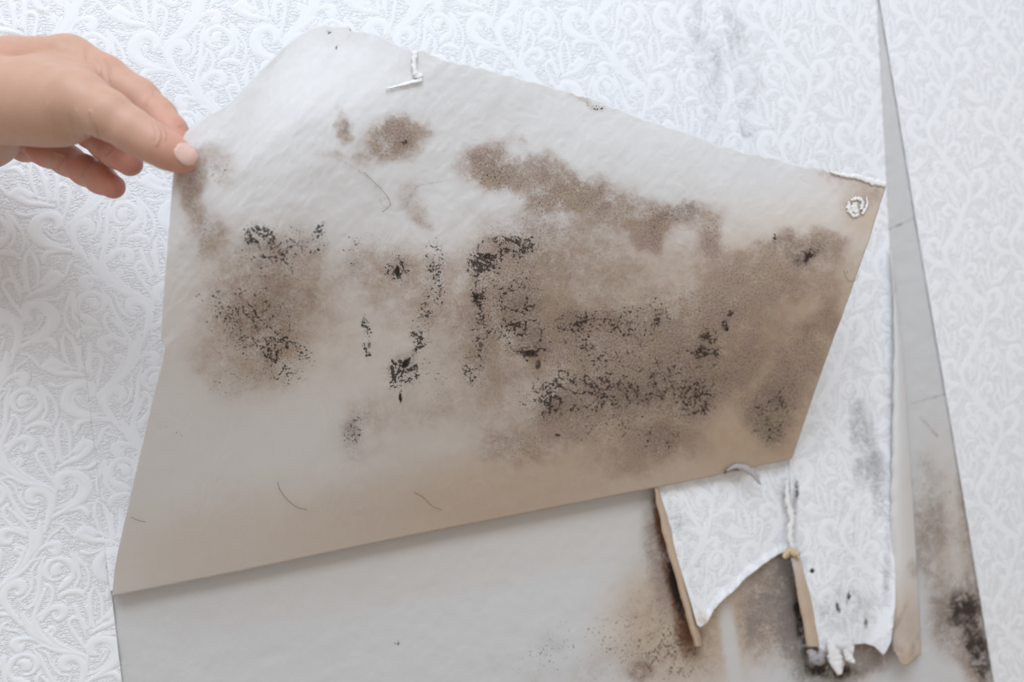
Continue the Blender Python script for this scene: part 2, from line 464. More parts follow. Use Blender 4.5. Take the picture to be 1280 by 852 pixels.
# ------------------------------------------------------------------ wallpaper: left strip
def edge_line(x0, y0, x1, y1):
    f = lambda y: x0 + (x1 - x0) * (y - y0) / (y1 - y0)
    return [(f(-290), -290), (f(1100), 1100)]
t_left = thing('wallpaper_strip', 'white embossed wallpaper strip at far left, still glued flat beside the bare plaster', 'wallpaper', 'glued wallpaper strips')
paper_on_wall('paper_sheet', [(-520, -290), (-520, 1100)], edge_line(140, 745, 152.5, 852), [(-600, -260), (400, -260)], [(-600, 1050), (400, 1050)],
              t_left, 260, 0, us=np.concatenate([np.linspace(0, .77, 150)[:-1], np.linspace(.77, 1, 150)]), vsamp=np.concatenate([np.linspace(0, .195, 80)[:-1], np.linspace(.195, .86, 720)[:-1], np.linspace(.86, 1, 60)]),
              lift=lambda u, v, x, y: .0013 + .0004 * sst(.97, 1, u) * sst(640, 720, y))

# ------------------------------------------------------------------ wallpaper: right strip
def right_stain(x, y):
    g = blobs(x, y, [(1240,500,60,40,0,.12), (1250,760,60,80,0,.10)])
    z = np.zeros(x.shape)
    return stack(z, z, g), stack(z, z, z)
t_right = thing('wallpaper_strip', 'white embossed wallpaper strip at far right edge of the long mouldy gap', 'wallpaper', 'glued wallpaper strips')
RE = [(1048, -290), (1085, -90), (1100, 0), (1122, 130), (1148, 290), (1172, 430), (1192, 545), (1213, 670), (1243, 852), (1258, 940), (1285, 1100)]
paper_on_wall('paper_sheet', RE, [(1680, -290), (1680, 1100)], [(900, -260), (1800, -260)], [(900, 1050), (1800, 1050)], t_right, 210, 0, vsamp=np.concatenate([np.linspace(0, .195, 80)[:-1], np.linspace(.195, .86, 560)[:-1], np.linspace(.86, 1, 60)]),
              us=np.concatenate([np.linspace(0, .33, 130)[:-1], np.linspace(.33, 1, 150)]), stain=right_stain, amp=.00036,
              lift=lambda u, v, x, y: .0016 + .0003 * sst(.03, 0, u))

# ------------------------------------------------------------------ wallpaper: narrow loose strip between flap and gap
SEAM = [(850, -290), (885, -90), (900, 0), (927, 170), (960, 380), (985, 560), (991, 640), (990, 700), (1003, 760), (1018, 810), (1024, 840)]
NR = [(1046, -290), (1082, -90), (1096, 0), (1104, 150), (1112, 300), (1117, 420), (1120, 620), (1119, 760), (1112, 815), (1110, 840)]
NB = [(990, 800), (1018, 806), (1026, 812), (1034, 822), (1047, 842), (1052, 838), (1058, 826), (1066, 820), (1068, 805), (1082, 804), (1094, 808), (1104, 818), (1109, 812), (1116, 795), (1125, 800)]
def narrow_stain(x, y):
    grey = blobs(x, y, [(925,90,40,110,-8,.30),(930,165,16,10,0,.55),(905,40,30,50,0,.22),(1080,560,22,60,0,.55),(1070,520,14,40,0,.35),(1100,610,14,60,0,.5),(1040,640,50,60,0,.22),
        (1055,760,60,40,0,.4),(1000,700,10,40,0,.4),(992,640,6,50,0,.6),(1030,830,30,20,0,.3),(1108,700,8,60,0,.5)])
    dark = blobs(x, y, [(1048,760,4,12,-20,.75),(1060,748,4,14,10,.75),(1082,778,4,10,0,.65),(1015,713,4,4,0,1),(996,612,4,16,0,.6)])
    br = blobs(x, y, [(1045,825,25,20,0,.5),(1000,740,8,50,-10,.3)]); z = np.zeros(x.shape)
    yel = blobs(x, y, [(1048,828,24,20,0,.7)])
    return stack(br, z, grey), stack(yel, z, dark)
t_mid = thing('wallpaper_strip', 'narrow loose wallpaper strip with torn bottom and curled edges, left of the long mouldy gap', 'wallpaper')
paper_on_wall('paper_sheet', SEAM, NR, [(800, -260), (1300, -260)], NB, t_mid, 180, 0, vsamp=np.concatenate([np.linspace(0, .23, 80)[:-1], np.linspace(.23, 1, 720)]), stain=narrow_stain, amp=.0003,
              lift=lambda u, v, x, y: .0016 + .010 * sst(500, 840, y) + .005 * sst(.8, 1, u) * sst(200, 700, y) + .003 * np.sin(u * 7) * sst(640, 840, y) + .0025 * sst(.06, 0, u) * sst(500, 600, y))

def curl(name, left, right, y0, y1, parent, lift_edge, lift_mid, mats, n=24, nv=220, ragged=4.0, stain=None, seed=0.0, bottom=None):
    """a strip edge rolled over towards the room, its bare back showing"""
    a = np.linspace(0, 1, n); ys = np.linspace(0, 1, nv)
    A, S = np.meshgrid(a, ys)
    L = np.array(left, float); R = np.array(right, float)
    yy = y0 + (y1 - y0) * S
    if bottom is not None:
        b = np.array(bottom, float); xx = np.interp(y1, L[:, 1], L[:, 0]) * (1 - A) + np.interp(y1, R[:, 1], R[:, 0]) * A
        yy = y0 + (np.interp(xx, b[:, 0], b[:, 1]) - y0) * S
    x = np.interp(yy, L[:, 1], L[:, 0]) * (1 - A) + np.interp(yy, R[:, 1], R[:, 0]) * A
    x = x + ragged * (fbm(yy / 17 + seed, A * 0 + seed) - .5) * (1 - A) + .5 * ragged * (fbm(yy / 30 + seed, A * 0 + 3 + seed) - .5) * A
    lf = lift_edge + lift_mid * np.sin(np.pi * (A * .82 + .18)) * (.35 + .65 * S)
    P = on_wall(x, yy, lf)
    uv = np.stack([P[..., 0] * 20, P[..., 2] * 20], -1)
    st = stain(x, yy) if stain else (np.zeros(x.shape + (3,)), np.zeros(x.shape + (3,)))
    return sheet(name, P, uv, {'stain': st[0], 'tint': st[1], 'motif': np.ones(x.shape)}, mats, parent, .0006)

def roll_stain(x, y):
    br = blobs(x, y, [(1142,710,10,16,0,.5),(1132,790,20,45,0,.3),(1122,820,10,20,0,.4),(1120,360,3,10,0,.4)])
    yel = blobs(x, y, [(1130,800,40,90,0,.45),(1128,640,26,90,0,.08),(1140,830,20,20,0,.5)])
    gr = blobs(x, y, [(1116,690,8,60,0,.25),(1130,580,20,60,0,.12)])
    z = np.zeros(x.shape)
    return stack(br, z, gr), stack(yel, blobs(x, y, [(1126,770,5,30,25,.25),(1145,800,5,26,20,.3)]), z)
curl('curled_edge', [(1111, 300), (1116, 360), (1117, 420), (1116, 520), (1113, 620), (1113, 720), (1115, 800), (1117, 840)],
     [(1113, 300), (1120, 360), (1128, 430), (1134, 520), (1141, 620), (1147, 720), (1151, 800), (1152, 850)], 310, 828, t_mid, .006, .011,
     [MAT_BACK, MAT_PAPER], stain=roll_stain, ragged=2.5, bottom=[(1112, 812), (1120, 816), (1126, 830), (1133, 832), (1141, 826), (1146, 820), (1153, 818)])
def left_roll_stain(x, y):
    yel = blobs(x, y, [(1005, 770, 60, 90, 0, .75)]); z = np.zeros(x.shape)
    return stack(z + .1, z, z + .1), stack(yel, z, z)
curl('rolled_edge', [(985, 690), (990, 705), (998, 750), (1007, 800), (1012, 830)], [(997, 690), (1003, 705), (1014, 750), (1024, 800), (1029, 830)], 694, 808, t_mid,
     .012, .006, [MAT_BACK, MAT_PAPER], stain=left_roll_stain, nv=80, ragged=3)

# ------------------------------------------------------------------ torn remnant under the flap
RL = [(800, 540), (820, 605), (838, 665), (852, 715), (866, 760), (876, 796)]
RR = [(975, 540), (984, 560), (990, 640), (988, 700), (985, 720)]
RB = [(800, 790), (868, 778), (876, 784), (884, 778), (892, 762), (905, 748), (918, 738), (932, 722), (944, 713), (957, 703), (972, 693), (984, 688), (1000, 680)]
def remnant_stain(x, y):
    grey = blobs(x, y, [(862,690,26,70,-14,.30),(840,640,14,40,-14,.22),(910,660,40,30,0,.15),(985,640,10,60,0,.5),(975,600,14,40,0,.3),(945,596,12,8,0,.2)])
    z = np.zeros(x.shape)
    return stack(blobs(x, y, [(878,776,8,8,0,.25)]), z, grey), stack(blobs(x, y, [(878, 772, 10, 10, 0, .4)]), z, z)
t_rem = thing('wallpaper_remnant', 'small torn piece of white wallpaper with tan curled left edge hanging below the flap', 'wallpaper')
paper_on_wall('paper_sheet', RL, RR, [(700, 520), (1100, 520)], RB, t_rem, 165, 260, stain=remnant_stain, amp=.0003,
              lift=lambda u, v, x, y: .004 + .008 * (1 - u) * sst(560, 760, y) + .0022 * sst(.92, 1, v) + .002 * sst(.94, 1, u))
def tan_stain(x, y):
    z = np.zeros(x.shape)
    return stack(z + .08 + blobs(x, y, [(870, 800, 12, 14, 0, .2)]), z, z), stack(z + .8, z, z)
curl('curled_edge', [(796, 540), (816, 605), (828, 665), (842, 715), (855, 760), (866, 800), (868, 812)],
     [(803, 540), (822, 605), (840, 665), (854, 715), (866, 760), (876, 796), (878, 812)], 545, 808, t_rem, .008, .006, [MAT_BACK, MAT_PAPER], stain=tan_stain, nv=120, ragged=3, seed=4.0)

# ------------------------------------------------------------------ the peeled strip: glued upper sheet and the flap folded up out of it
t_flap = thing('wallpaper_strip', 'wide peeled wallpaper strip held up by the hand, mouldy beige back showing', 'wallpaper')
FB = [(120, 748), (140, 738), (300, 706), (500, 664), (700, 624), (900, 583), (1000, 564)]
def att_stain(x, y):
    grey = blobs(x, y, [(885,100,22,130,-8,.32),(900,70,14,40,0,.3),(870,30,16,60,0,.18)])
    z = np.zeros(x.shape)
    return stack(z, z, grey), stack(z, z, z)
FL = edge_line(140, 745, 152.5, 852)
paper_on_wall('glued_sheet', [(x - 1.5, y) for x, y in FL], [(x + 3, y) for x, y in SEAM], [(-100, -260), (1200, -260)], FB, t_flap, 0, 0, stain=att_stain, amp=.00034,
              us=np.concatenate([np.linspace(0, .2, 140)[:-1], np.linspace(.2, 1, 400)]), vsamp=np.concatenate([np.linspace(0, .26, 90)[:-1], np.linspace(.26, .56, 240)[:-1], np.linspace(.56, 1, 250)]),
              lift=lambda u, v, x, y: .0012 + .006 * sst(.90, 1, v))

TOPPTS = [(222,186),(232,165),(246,152),(262,142),(276,136),(290,126),(310,104),(330,84),(356,58),(380,39),(396,32),(405,30),(425,33),(436,32),(441,38),(470,42),(497,55),(512,62),(530,64),(552,74),
          (580,80),(640,95),(700,112),(750,127),(800,148),(850,163),(900,182),(950,195),(1000,207),(1040,214),(1075,221),(1108,231)]
LEFTPTS = [(140,745),(143,715),(147,692),(158,645),(168,598),(178,556),(190,505),(203,455),(207,432),(201,425),(204,380),(209,315),(214,250),(217,214),(222,186)]
RIGHTPTS = [(990,573),(1018,492),(1034,446),(1053,395),(1072,342),(1090,287),(1108,231)]
BOTPTS = [(140,745),(300,714),(440,684.5),(500,672),(640,644.5),(815,610),(900,593),(990,573)]
_t = np.linspace(0, 1, 2001)
def smoothed(pts, sig):
    """a boundary without its small nicks, and the nicks alone"""
    q = poly(pts, _t); k = np.arange(-400, 401) / 2000.
    w_ = np.exp(-(k / sig) ** 2 / 2); w_ /= w_.sum()
    base = q[0] + (q[-1] - q[0]) * _t[:, None]
    r = q - base
    r = np.vstack([-r[400:0:-1], r, -r[-2:-402:-1]])
    sm = base + np.stack([np.convolve(r[:, c], w_, 'valid') for c in (0, 1)], -1)
    return sm, q - sm
TS, TD = smoothed(TOPPTS, .035)
LS, LD = smoothed(LEFTPTS, .045)
def look(a, t): return np.stack([np.interp(t, _t, a[:, c]) for c in (0, 1)], -1)
def flap_px(U, V):
    B = poly(BOTPTS, U); T = look(TS, U); L = look(LS, V); R = poly(RIGHTPTS, V)
    c = lambda a: np.array(a, float)
    bil = (1-U)[...,None]*(1-V)[...,None]*c(BOTPTS[0]) + U[...,None]*(1-V)[...,None]*c(BOTPTS[-1]) + (1-U)[...,None]*V[...,None]*c(TOPPTS[0]) + U[...,None]*V[...,None]*c(TOPPTS[-1])
    P = (1-V)[...,None]*B + V[...,None]*T + (1-U)[...,None]*L + U[...,None]*R - bil
    # nicks stay at the rim
    return P + look(TD, U) * np.exp(-((1-V) / .06))[...,None] + look(LD, V) * np.exp(-(U / .02))[...,None]
DTOP_U = [0, .06, .14, .25, .40, .60, .80, 1.0]
DTOP_D = [.640, .640, .650, .665, .71, .80, .89, .965]
DTOPS = smoothed(np.stack([DTOP_U, DTOP_D], -1), .05)[0][:, 1]
def flap_depth(U, V):
    B = poly(BOTPTS, U)
    d0 = wall_depth(B[..., 0], B[..., 1], .012)
    d1 = np.interp(U, _t, DTOPS) * D0
    g = np.sin(np.clip(V, 0, 1) * 1.02 * np.pi / 2) / math.sin(1.02 * math.pi / 2)
    d = d0 * (1 - g) + d1 * g
    d = d + D0 * (.018 * np.exp(-((U - .24) / .10) ** 2) * sst(.80, 1.0, V) ** 1.3       # the loose corner falls back
                  + .006 * np.sin(U * 9 + V * 4) * np.sin(V * np.pi) + .004 * np.sin(U * 17 - V * 7) * np.sin(V * np.pi) * sst(.0, .3, U))
    return d
def flap_point(U, V, out=0.0):
    p = flap_px(U, V)
    return at(p[..., 0], p[..., 1], flap_depth(U, V) - out)

def flap_stain_glow(x, y):
    wob = 46 * (fbm(x / 42, y / 42, 5) - .5); wob2 = 46 * (fbm(x / 42 + 9, y / 42 + 4, 5) - .5)
    X, Y = x + wob, y + wob2
    brown = blobs(X, Y, [(270,205,42,32,0,.34),(234,235,17,50,0,.50),(255,290,26,45,0,.42),(335,345,95,78,-10,.30),(305,440,85,72,0,.30),(350,400,60,60,0,.15),
        (490,172,42,44,20,.62),(500,160,24,30,0,.45),(424,150,10,16,0,.45),(433,168,12,12,0,.4),(465,200,34,22,0,.28),(412,196,22,10,0,.35),
        (608,208,48,38,10,.66),(680,226,76,34,12,.55),(765,252,72,34,16,.50),(840,262,42,26,20,.45),(530,268,22,12,0,.35),(518,250,18,26,0,.25),
        (700,300,100,70,0,.36),(640,330,70,60,0,.30),(815,288,20,36,0,.55),(885,296,26,40,0,.55),(540,360,80,60,0,.26),(470,330,50,44,0,.30),(640,420,100,70,0,.38),
        (770,430,120,80,0,.46),(880,440,90,80,-30,.44),(970,340,84,48,-15,.60),(1020,305,52,22,0,.60),(930,360,60,60,0,.40),(1040,360,28,70,17,.45),
        (760,510,130,40,-8,.48),(700,540,60,44,0,.46),(640,565,56,30,0,.44),(800,560,70,32,-12,.55),(850,540,44,40,-20,.5),(962,515,44,52,25,.66),(1000,450,34,80,25,.55),
        (930,455,70,26,-50,.55),(500,520,70,40,0,.20),(445,540,40,50,0,.18),(600,500,60,50,0,.22),(730,130,20,8,0,.3),(700,410,330,170,8,.20),(340,380,140,130,0,.16),(860,400,180,150,-20,.18),(1050,225,40,8,14,.25),(1080,250,26,24,0,.35)])
    X2, Y2 = x + .45 * wob, y + .45 * wob2
    speck = blobs(X2, Y2, [(350,310,66,44,0,.62),(322,290,26,20,0,.78),(402,292,10,28,10,.80),(280,380,55,34,0,.45),(330,410,56,60,0,.55),(362,450,44,44,0,.62),(250,300,14,40,0,.5),(268,215,30,26,0,.45),(236,240,8,46,0,.45),
        (445,315,16,34,0,.55),(498,335,22,24,0,.85),(545,318,22,36,0,.68),(480,300,30,20,0,.40),(540,360,20,30,0,.55),
        (460,425,9,42,-5,.95),(505,462,24,34,25,1.0),(528,410,14,46,10,.85),(444,545,17,36,5,.68),(545,480,24,50,0,.35),
        (604,325,18,26,25,.92),(596,370,14,16,0,1.0),(640,306,36,18,0,.85),(652,380,26,40,0,.72),(664,432,26,26,0,1.0),(645,415,40,30,0,.62),(600,405,16,60,0,.66),(590,462,18,34,0,.66),(625,345,50,60,0,.50),
        (715,402,36,12,-10,.62),(745,410,50,40,0,.5),(800,400,50,34,0,.52),(822,396,16,14,0,.68),(876,438,17,24,20,1.0),(888,430,14,30,0,.6),(910,398,7,22,20,.85),(1014,316,24,10,-15,.95),(968,300,6,12,0,.85),(986,345,12,6,0,.3),
        (750,495,120,32,-5,.58),(870,500,32,34,20,.70),(690,495,44,34,0,.60),(640,560,34,24,0,.34),(760,540,60,24,-8,.46),(822,552,34,24,0,.66),(962,520,38,46,25,.62),(995,450,28,70,25,.40),(820,470,110,60,0,.42),(720,460,60,50,0,.42),
        (492,168,34,34,20,.32),(503,178,6,6,0,.9),(610,210,50,34,0,.30),(700,240,120,30,10,.28),(840,262,30,20,0,.42),(820,285,14,30,0,.5),(890,290,22,30,0,.4),(660,280,60,40,0,.35),
        (412,38,5,11,-25,1.0),(423,55,3,6,0,.95),(436,31,3,4,0,.8),(560,72,22,3,12,.8),(495,52,14,5,0,.5),(738,132,16,5,0,.7),(896,176,3,3,0,1),(1070,340,14,8,0,.45),(860,380,70,30,0,.32),(290,480,40,30,0,.35),(320,380,110,110,0,.20),(660,390,150,110,0,.14),(880,430,130,90,-20,.18),(780,500,160,70,-8,.10),(226,530,24,40,0,.25),(520,440,90,100,0,.12)])
    grey = blobs(X, Y, [(430,150,18,14,0,.35),(490,165,40,40,0,.35),(640,205,90,26,12,.35),(760,245,80,20,16,.30),(850,262,34,18,0,.5),(500,335,14,14,0,.25),(650,400,50,60,0,.32),(510,455,26,36,0,.35),(444,540,20,36,0,.45),
        (760,500,120,30,0,.35),(1000,308,60,16,0,.5),(962,520,34,46,25,.40),(880,470,50,50,0,.3),(330,360,90,70,0,.22),(310,300,50,24,0,.25),(390,196,20,8,0,.12),(412,42,14,16,0,.2),(480,45,20,8,0,.2)])
    yel = blobs(x, y, [(1010,460,170,220,15,.55),(760,600,380,80,-11,.55),(880,420,260,170,0,.38),(520,650,420,110,-11,.20),(640,440,320,160,0,.24),(1085,262,40,40,0,.45),(320,400,130,120,0,.16),(300,680,200,70,-11,.14),(1060,230,60,20,14,.15)])  # paper yellowing, with the tan glow of light through the lower flap painted in
    rust = blobs(X, Y, [(1000,350,40,24,0,.16),(300,430,60,50,0,.10),(885,284,18,24,0,.14),(815,300,18,30,0,.14),(505,185,14,16,0,.16),(930,430,40,60,-40,.10)])
    dark = blobs(X2, Y2, [(876,438,8,9,0,.75),(497,338,4,8,0,.9),(594,368,6,7,0,.8),(508,452,6,10,30,.8),(499,496,3,9,0,.9),(336,282,4,5,0,.9),(660,440,10,6,0,.7),(1012,318,10,5,-20,.8),(910,410,4,7,20,.8),(670,455,6,8,0,.6),(455,400,4,10,0,.6),(463,430,4,8,0,.7),(698,546,5,3,0,.8),(634,312,5,4,0,.7),(651,303,6,5,0,.6),(610,318,5,8,20,.7)])
    # thin dark wandering hairlines in the dried paste
    for pts in ([(400,190),(435,205),(455,218),(470,232),(478,255),(490,262)],[(508,258),(520,235),(545,228),(570,224)],[(668,480),(700,500),(720,515),(760,520),(830,515)]):
        q = catmull(pts, 20)
        d2 = np.full(x.shape, 1e9)
        for a, b in q: d2 = np.minimum(d2, (x - a) ** 2 + (y - b) ** 2)
        grey = np.maximum(grey, .42 * np.exp(-d2 / 4.5))
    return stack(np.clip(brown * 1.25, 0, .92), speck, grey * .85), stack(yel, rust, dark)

def build_flap():
    nu, nv = 520, 330
    u = np.linspace(0, 1, nu)
    # keep the sharp features on grid lines
    v = np.concatenate([[0], np.linspace(.004, 1, nv)])
    U, V = np.meshgrid(u, v[::-1])
    p = flap_px(U, V)
    x, y = p[..., 0].copy(), p[..., 1].copy()
    rag = sst(.985, 1, V) * sst(.24, .27, U)
    y += rag * 5.0 * (fbm(x / 9, x * 0, 3) - .5)
    d = flap_depth(U, V)
    P = at(x, y, d)
    # faint reverse of the embossing, cockled paper
    nrm = grid_normals(P)
    s = np.sign(np.sum(nrm * (CAM - P)))
    e = emboss(x * 4.6e-4, -y * 4.6e-4)
    ck = fbm(x / 60, y / 60, 4) - .5
    crk = fbm((x + y) / 14 + 3, (x - y) / 70, 3) - .5
    P = P + s * nrm * (-.00009 * e +   .0016 * ck * sst(0, .15, V) + .0004 * crk * sst(.3, .8, V))[..., None]
    st, ti = flap_stain_glow(x, y)
    uv = np.stack([x / 100, -y / 100], -1)
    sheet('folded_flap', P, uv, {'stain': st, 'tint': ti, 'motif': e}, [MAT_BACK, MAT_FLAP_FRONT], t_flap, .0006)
    # the turn of the fold: from the glued sheet round to the foot of the flap
    nb = 300
    ub = np.linspace(0, 1, nb); k = np.linspace(0, 1, 10)
    UU, KK = np.meshgrid(ub, k)
    lo = flap_point(ub, np.full(nb, .006), -.0009)
    b = poly(BOTPTS, ub)
    hi = on_wall(b[:, 0], b[:, 1] - 7, .0065)
    mid = (lo + hi) / 2 + np.array([0, 0, .0002])
    W = ((1 - KK) ** 2)[..., None] * lo + (2 * KK * (1 - KK))[..., None] * mid + (KK ** 2)[..., None] * hi
    z = np.zeros(UU.shape)
    sheet('fold', W, np.stack([UU * 9, KK * .2], -1), {'stain': stack(z, z, z), 'tint': stack(.15 + .35 * UU, z, z), 'motif': z}, [MAT_BACK, MAT_PAPER], t_flap, .0006)  # fold carries on the flap's painted tan, stronger to the right
build_flap()

# inverse lookup on the flap, for the bits that sit on it
_u, _v = np.meshgrid(np.linspace(0, 1, 240), np.linspace(0, 1, 160))
_p = flap_px(_u, _v)
def flap_uv(px, py):
    i = np.argmin((_p[..., 0] - px) ** 2 + (_p[..., 1] - py) ** 2)
    return _u.ravel()[i], _v.ravel()[i]
_d = flap_depth(_u, _v)
def on_flap(px, py, out=.001):
    w_ = 1 / ((_p[..., 0] - px) ** 2 + (_p[..., 1] - py) ** 2 + .5) ** 2
    return at(px, py, float((w_ * _d).sum() / w_.sum()) - out)

def ribbon(name, pts, mat, parent, place, out=.0012, thick=.0008, jag=.35, n=8, domed=.6):
    """ragged torn ridge of paper: pts (x, y, half width)"""
    q = catmull(pts, n)
    m = len(q)
    tg = np.gradient(q[:, :2], axis=0); tg /= np.maximum(np.linalg.norm(tg, axis=1, keepdims=True), 1e-9)
    nr = np.stack([-tg[:, 1], tg[:, 0]], -1)
    rows = []
    for j, c in enumerate((-1, -.5, 0, .5, 1)):
        ww = q[:, 2] * (1 + jag * (rng.random(m) - .5) * 2)
        xy = q[:, :2] + nr * (c * ww)[:, None]
        h = out + thick * (1 - c * c) * domed * (1 + (rng.random(m) - .5))
        rows.append([place(a, b, hh) for (a, b), hh in zip(xy, h)])
    P = np.array(rows)
    z = np.zeros(P.shape[:2])
    o = sheet(name, P, np.stack([z, z], -1), {}, [mat], parent, .0005)
    return o
ribbon('torn_fibre', [(519,64,3.5),(518,80,3.2),(520,92,4),(526,97,4.5)], MAT_TORN, t_flap, on_flap)
ribbon('torn_fibre', [(528,100,3),(515,103,2.6),(500,107,1.8),(483,111,.8)], MAT_TORN, t_flap, on_flap)
ribbon('torn_fibre', [(1038,215,1.2),(1055,219,2.5),(1072,221,3.5),(1090,227,4.2),(1108,231,2.5)], MAT_TORN, t_flap, on_flap, jag=.6)
ribbon('torn_fibre', [(1061,252,2),(1062,262,3),(1067,269,2.5),(1074,268,2)], MAT_TORN, t_flap, on_flap, jag=.5)
ribbon('torn_fibre', [(1064,250,1.5),(1072,248,2.4),(1078,252,2),(1077,262,2.5)], MAT_TORN, t_flap, on_flap, jag=.5)
ribbon('torn_fibre', [(1083,246,1),(1084,256,1.8),(1078,268,1.4)], MAT_TORN, t_flap, on_flap, jag=.4)
ribbon('torn_fibre', [(1068,253,3.5),(1069,260,4.5),(1071,266,3.5)], MAT_TORN, t_flap, on_flap, jag=.3)
def wp(lift): return lambda a, b, h: on_wall(float(a), float(b), lift + h)
ribbon('torn_scrap', [(908,588,1),(920,583,3),(932,585,4),(940,590,4.5),(946,598,3),(951,606,.6)], MAT_GREY, t_flap, wp(.016), jag=.3)
ribbon('torn_scrap', [(905,592,.8),(908,588,2),(915,586,1.5),(924,587,1.0)], MAT_HAIR, t_flap, wp(.015), jag=.5)
# ragged seam between the remnant and the narrow strip
ribbon('torn_seam', [(984,600,1.5),(985,625,3),(990,645,3.5),(988,668,3),(992,688,3)], MAT_TORN, t_mid, wp(.0105), jag=.5)
ribbon('torn_curl', [(980,697,3),(987,690,6),(995,692,5),(999,698,2)], MAT_TAN, t_mid, wp(.014), jag=.25, thick=.004)
ribbon('torn_curl', [(1012,812,4),(1018,822,7),(1024,824,7),(1028,812,4)], MAT_GREY, t_mid, wp(.014), jag=.2, thick=.004)
ribbon('torn_curl', [(1036,800,4),(1042,815,8),(1046,828,8),(1050,843,3)], MAT_TORN, t_mid, wp(.015), jag=.2, thick=.003)
ribbon('torn_curl', [(1056,812,3),(1062,822,5),(1068,828,2)], MAT_TORN, t_mid, wp(.016), jag=.2, thick=.002)

def fibre(name, pts, parent, place, r=.00012, mat=None):
    q = np.array([place(a, b, .0007) for a, b in catmull(pts, 8)])
    t = np.gradient(q, axis=0); t /= np.linalg.norm(t, axis=1, keepdims=True)
    s1 = np.cross(t, c_f); s1 /= np.linalg.norm(s1, axis=1, keepdims=True); s2 = np.cross(t, s1)
    V = np.vstack([q + r * (math.cos(a) * s1 + math.sin(a) * s2) for a in np.arange(5) * 2 * math.pi / 5])
    n = len(q)
    F = [[k * n + i, k * n + i + 1, ((k + 1) % 5) * n + i + 1, ((k + 1) % 5) * n + i] for k in range(5) for i in range(n - 1)]
    return link(name, make_mesh(name, V, F), [mat or MAT_HAIR], parent)
fibre('hair', [(347,602),(350,612),(360,625),(372,634),(384,637)], t_flap, on_flap)
fibre('hair', [(518,615),(530,622),(540,632),(552,637)], t_flap, on_flap)
fibre('hair', [(164,646),(172,650),(182,652)], t_flap, on_flap)
fibre('hair', [(1055,338),(1060,350),(1070,350),(1075,338)], t_flap, on_flap)
fibre('hair', [(478,265),(488,255),(480,240),(468,228),(455,215)], t_flap, on_flap, .00012)

# ------------------------------------------------------------------ the person: hand and forearm, one surface grown from a distance field
DH = .640 * D0
SC = .640 / .580
def hp(px, py, near=0.0):
    return at(float(px), float(py), DH - near * .001 * SC)
MM = DH / FPX * 1000             # millimetres per measured pixel at the hand
def smin(a, b, k):
    h = np.clip(.5 + .5 * (b - a) / k, 0, 1)
    return b * (1 - h) + a * h - k * h * (1 - h)
def cone(p, a, b, ra, rb):
    ba = b - a; l2 = ba @ ba
    t = np.clip(((p - a) @ ba) / l2, 0, 1)
    return np.linalg.norm(p - a - t[..., None] * ba, axis=-1) - (ra + (rb - ra) * t)
def chain(p, pts, k=.004):
    """pts: (px, py, mm nearer than the pinch, radius in px)"""
    d = None
    for (a, b) in zip(pts[:-1], pts[1:]):
        c = cone(p, hp(*a[:3]), hp(*b[:3]), a[3] * MM / 1000, b[3] * MM / 1000)
        d = c if d is None else smin(d, c, k)
    return d
THUMB = [(-30,118,-6,42),(50,124,2,44),(100,126,9,36),(134,143,12,29),(164,162,11,25.5),(183,174,10,23.5),(196,181,9.5,22.5),(212,190,7.6,21.5),(227,198,6.4,18.5)]
INDEX = [(-60,95,-22,38),(20,84,-20,38),(88,80,-17,36),(130,98,-16,30),(172,124,-15,27),(196,145,-13.5,24),(212,164,-9.8,21.5),(222,184,-6.8,18)]
MIDDLE = [(-60,105,-36,36),(10,105,-36,36),(60,112,-38,33),(92,140,-42,28),(116,162,-42,26),(132,180,-36,21.5),(146,191,-31,20.5),(162,204,-25,17)]
RING = [(-70,120,-48,36),(-20,125,-50,36),(20,150,-54,30),(60,187,-56,24.5),(84,200,-50,21.5),(107,213,-44,20.5),(126,224,-39,19.5),(141,233,-35,16.5)]
LITTLE = [(-80,140,-56,34),(-40,150,-60,32),(0,168,-66,24),(30,184,-68,20),(52,190,-62,17),(72,196,-57,14)]
def acone(p, a, b, ra, rb): return cone(p, a, b, ra * SC, rb * SC)
def hand_sdf(p):
    palm = acone(p, hp(-100,128,-26), hp(-25,132,-24), .019, .021)
    palm = smin(palm, acone(p, hp(-90,150,-36), hp(-25,166,-40), .017, .0165), .012)
    palm = smin(palm, acone(p, hp(-60,96,-30), hp(40,92,-28), .0135, .012), .012)
    th = chain(p, THUMB, .003)
    th = smin(th, acone(p, hp(-10,128,-2), hp(72,136,2), .0165, .0145), .010)   # ball of the thumb
    d = smin(palm, th, .010)
    web = acone(p, hp(60,100,-6), hp(104,104,-4), .010, .0075)
    d = smin(d, web, .008)
    fi = chain(p, INDEX, .003)
    d = smin(d, fi, .0035)
    d = smin(d, chain(p, MIDDLE, .003), .0028)
    d = smin(d, chain(p, RING, .003), .0028)
    d = smin(d, chain(p, LITTLE, .003), .0028)
    wr = acone(p, hp(-100,122,-18), hp(-230,136,-18), .0215, .022)
    wr = smin(wr, acone(p, hp(-100,145,-38), hp(-230,150,-36), .0195, .020), .012)
    fa = acone(p, hp(-200,142,-26), hp(-640,170,-20), .0265, .037)
    d = smin(d, smin(wr, fa, .015), .014)
    # creases pressed into the skin
    for (a, b, r) in CREASES:
        c = cone(p, a, b, r, r)
        k = .0012
        h = np.clip(.5 - .5 * (d + c) / k, 0, 1)
        d = d * (1 - h) + (-c) * h + k * h * (1 - h)
    return d
CREASES = []
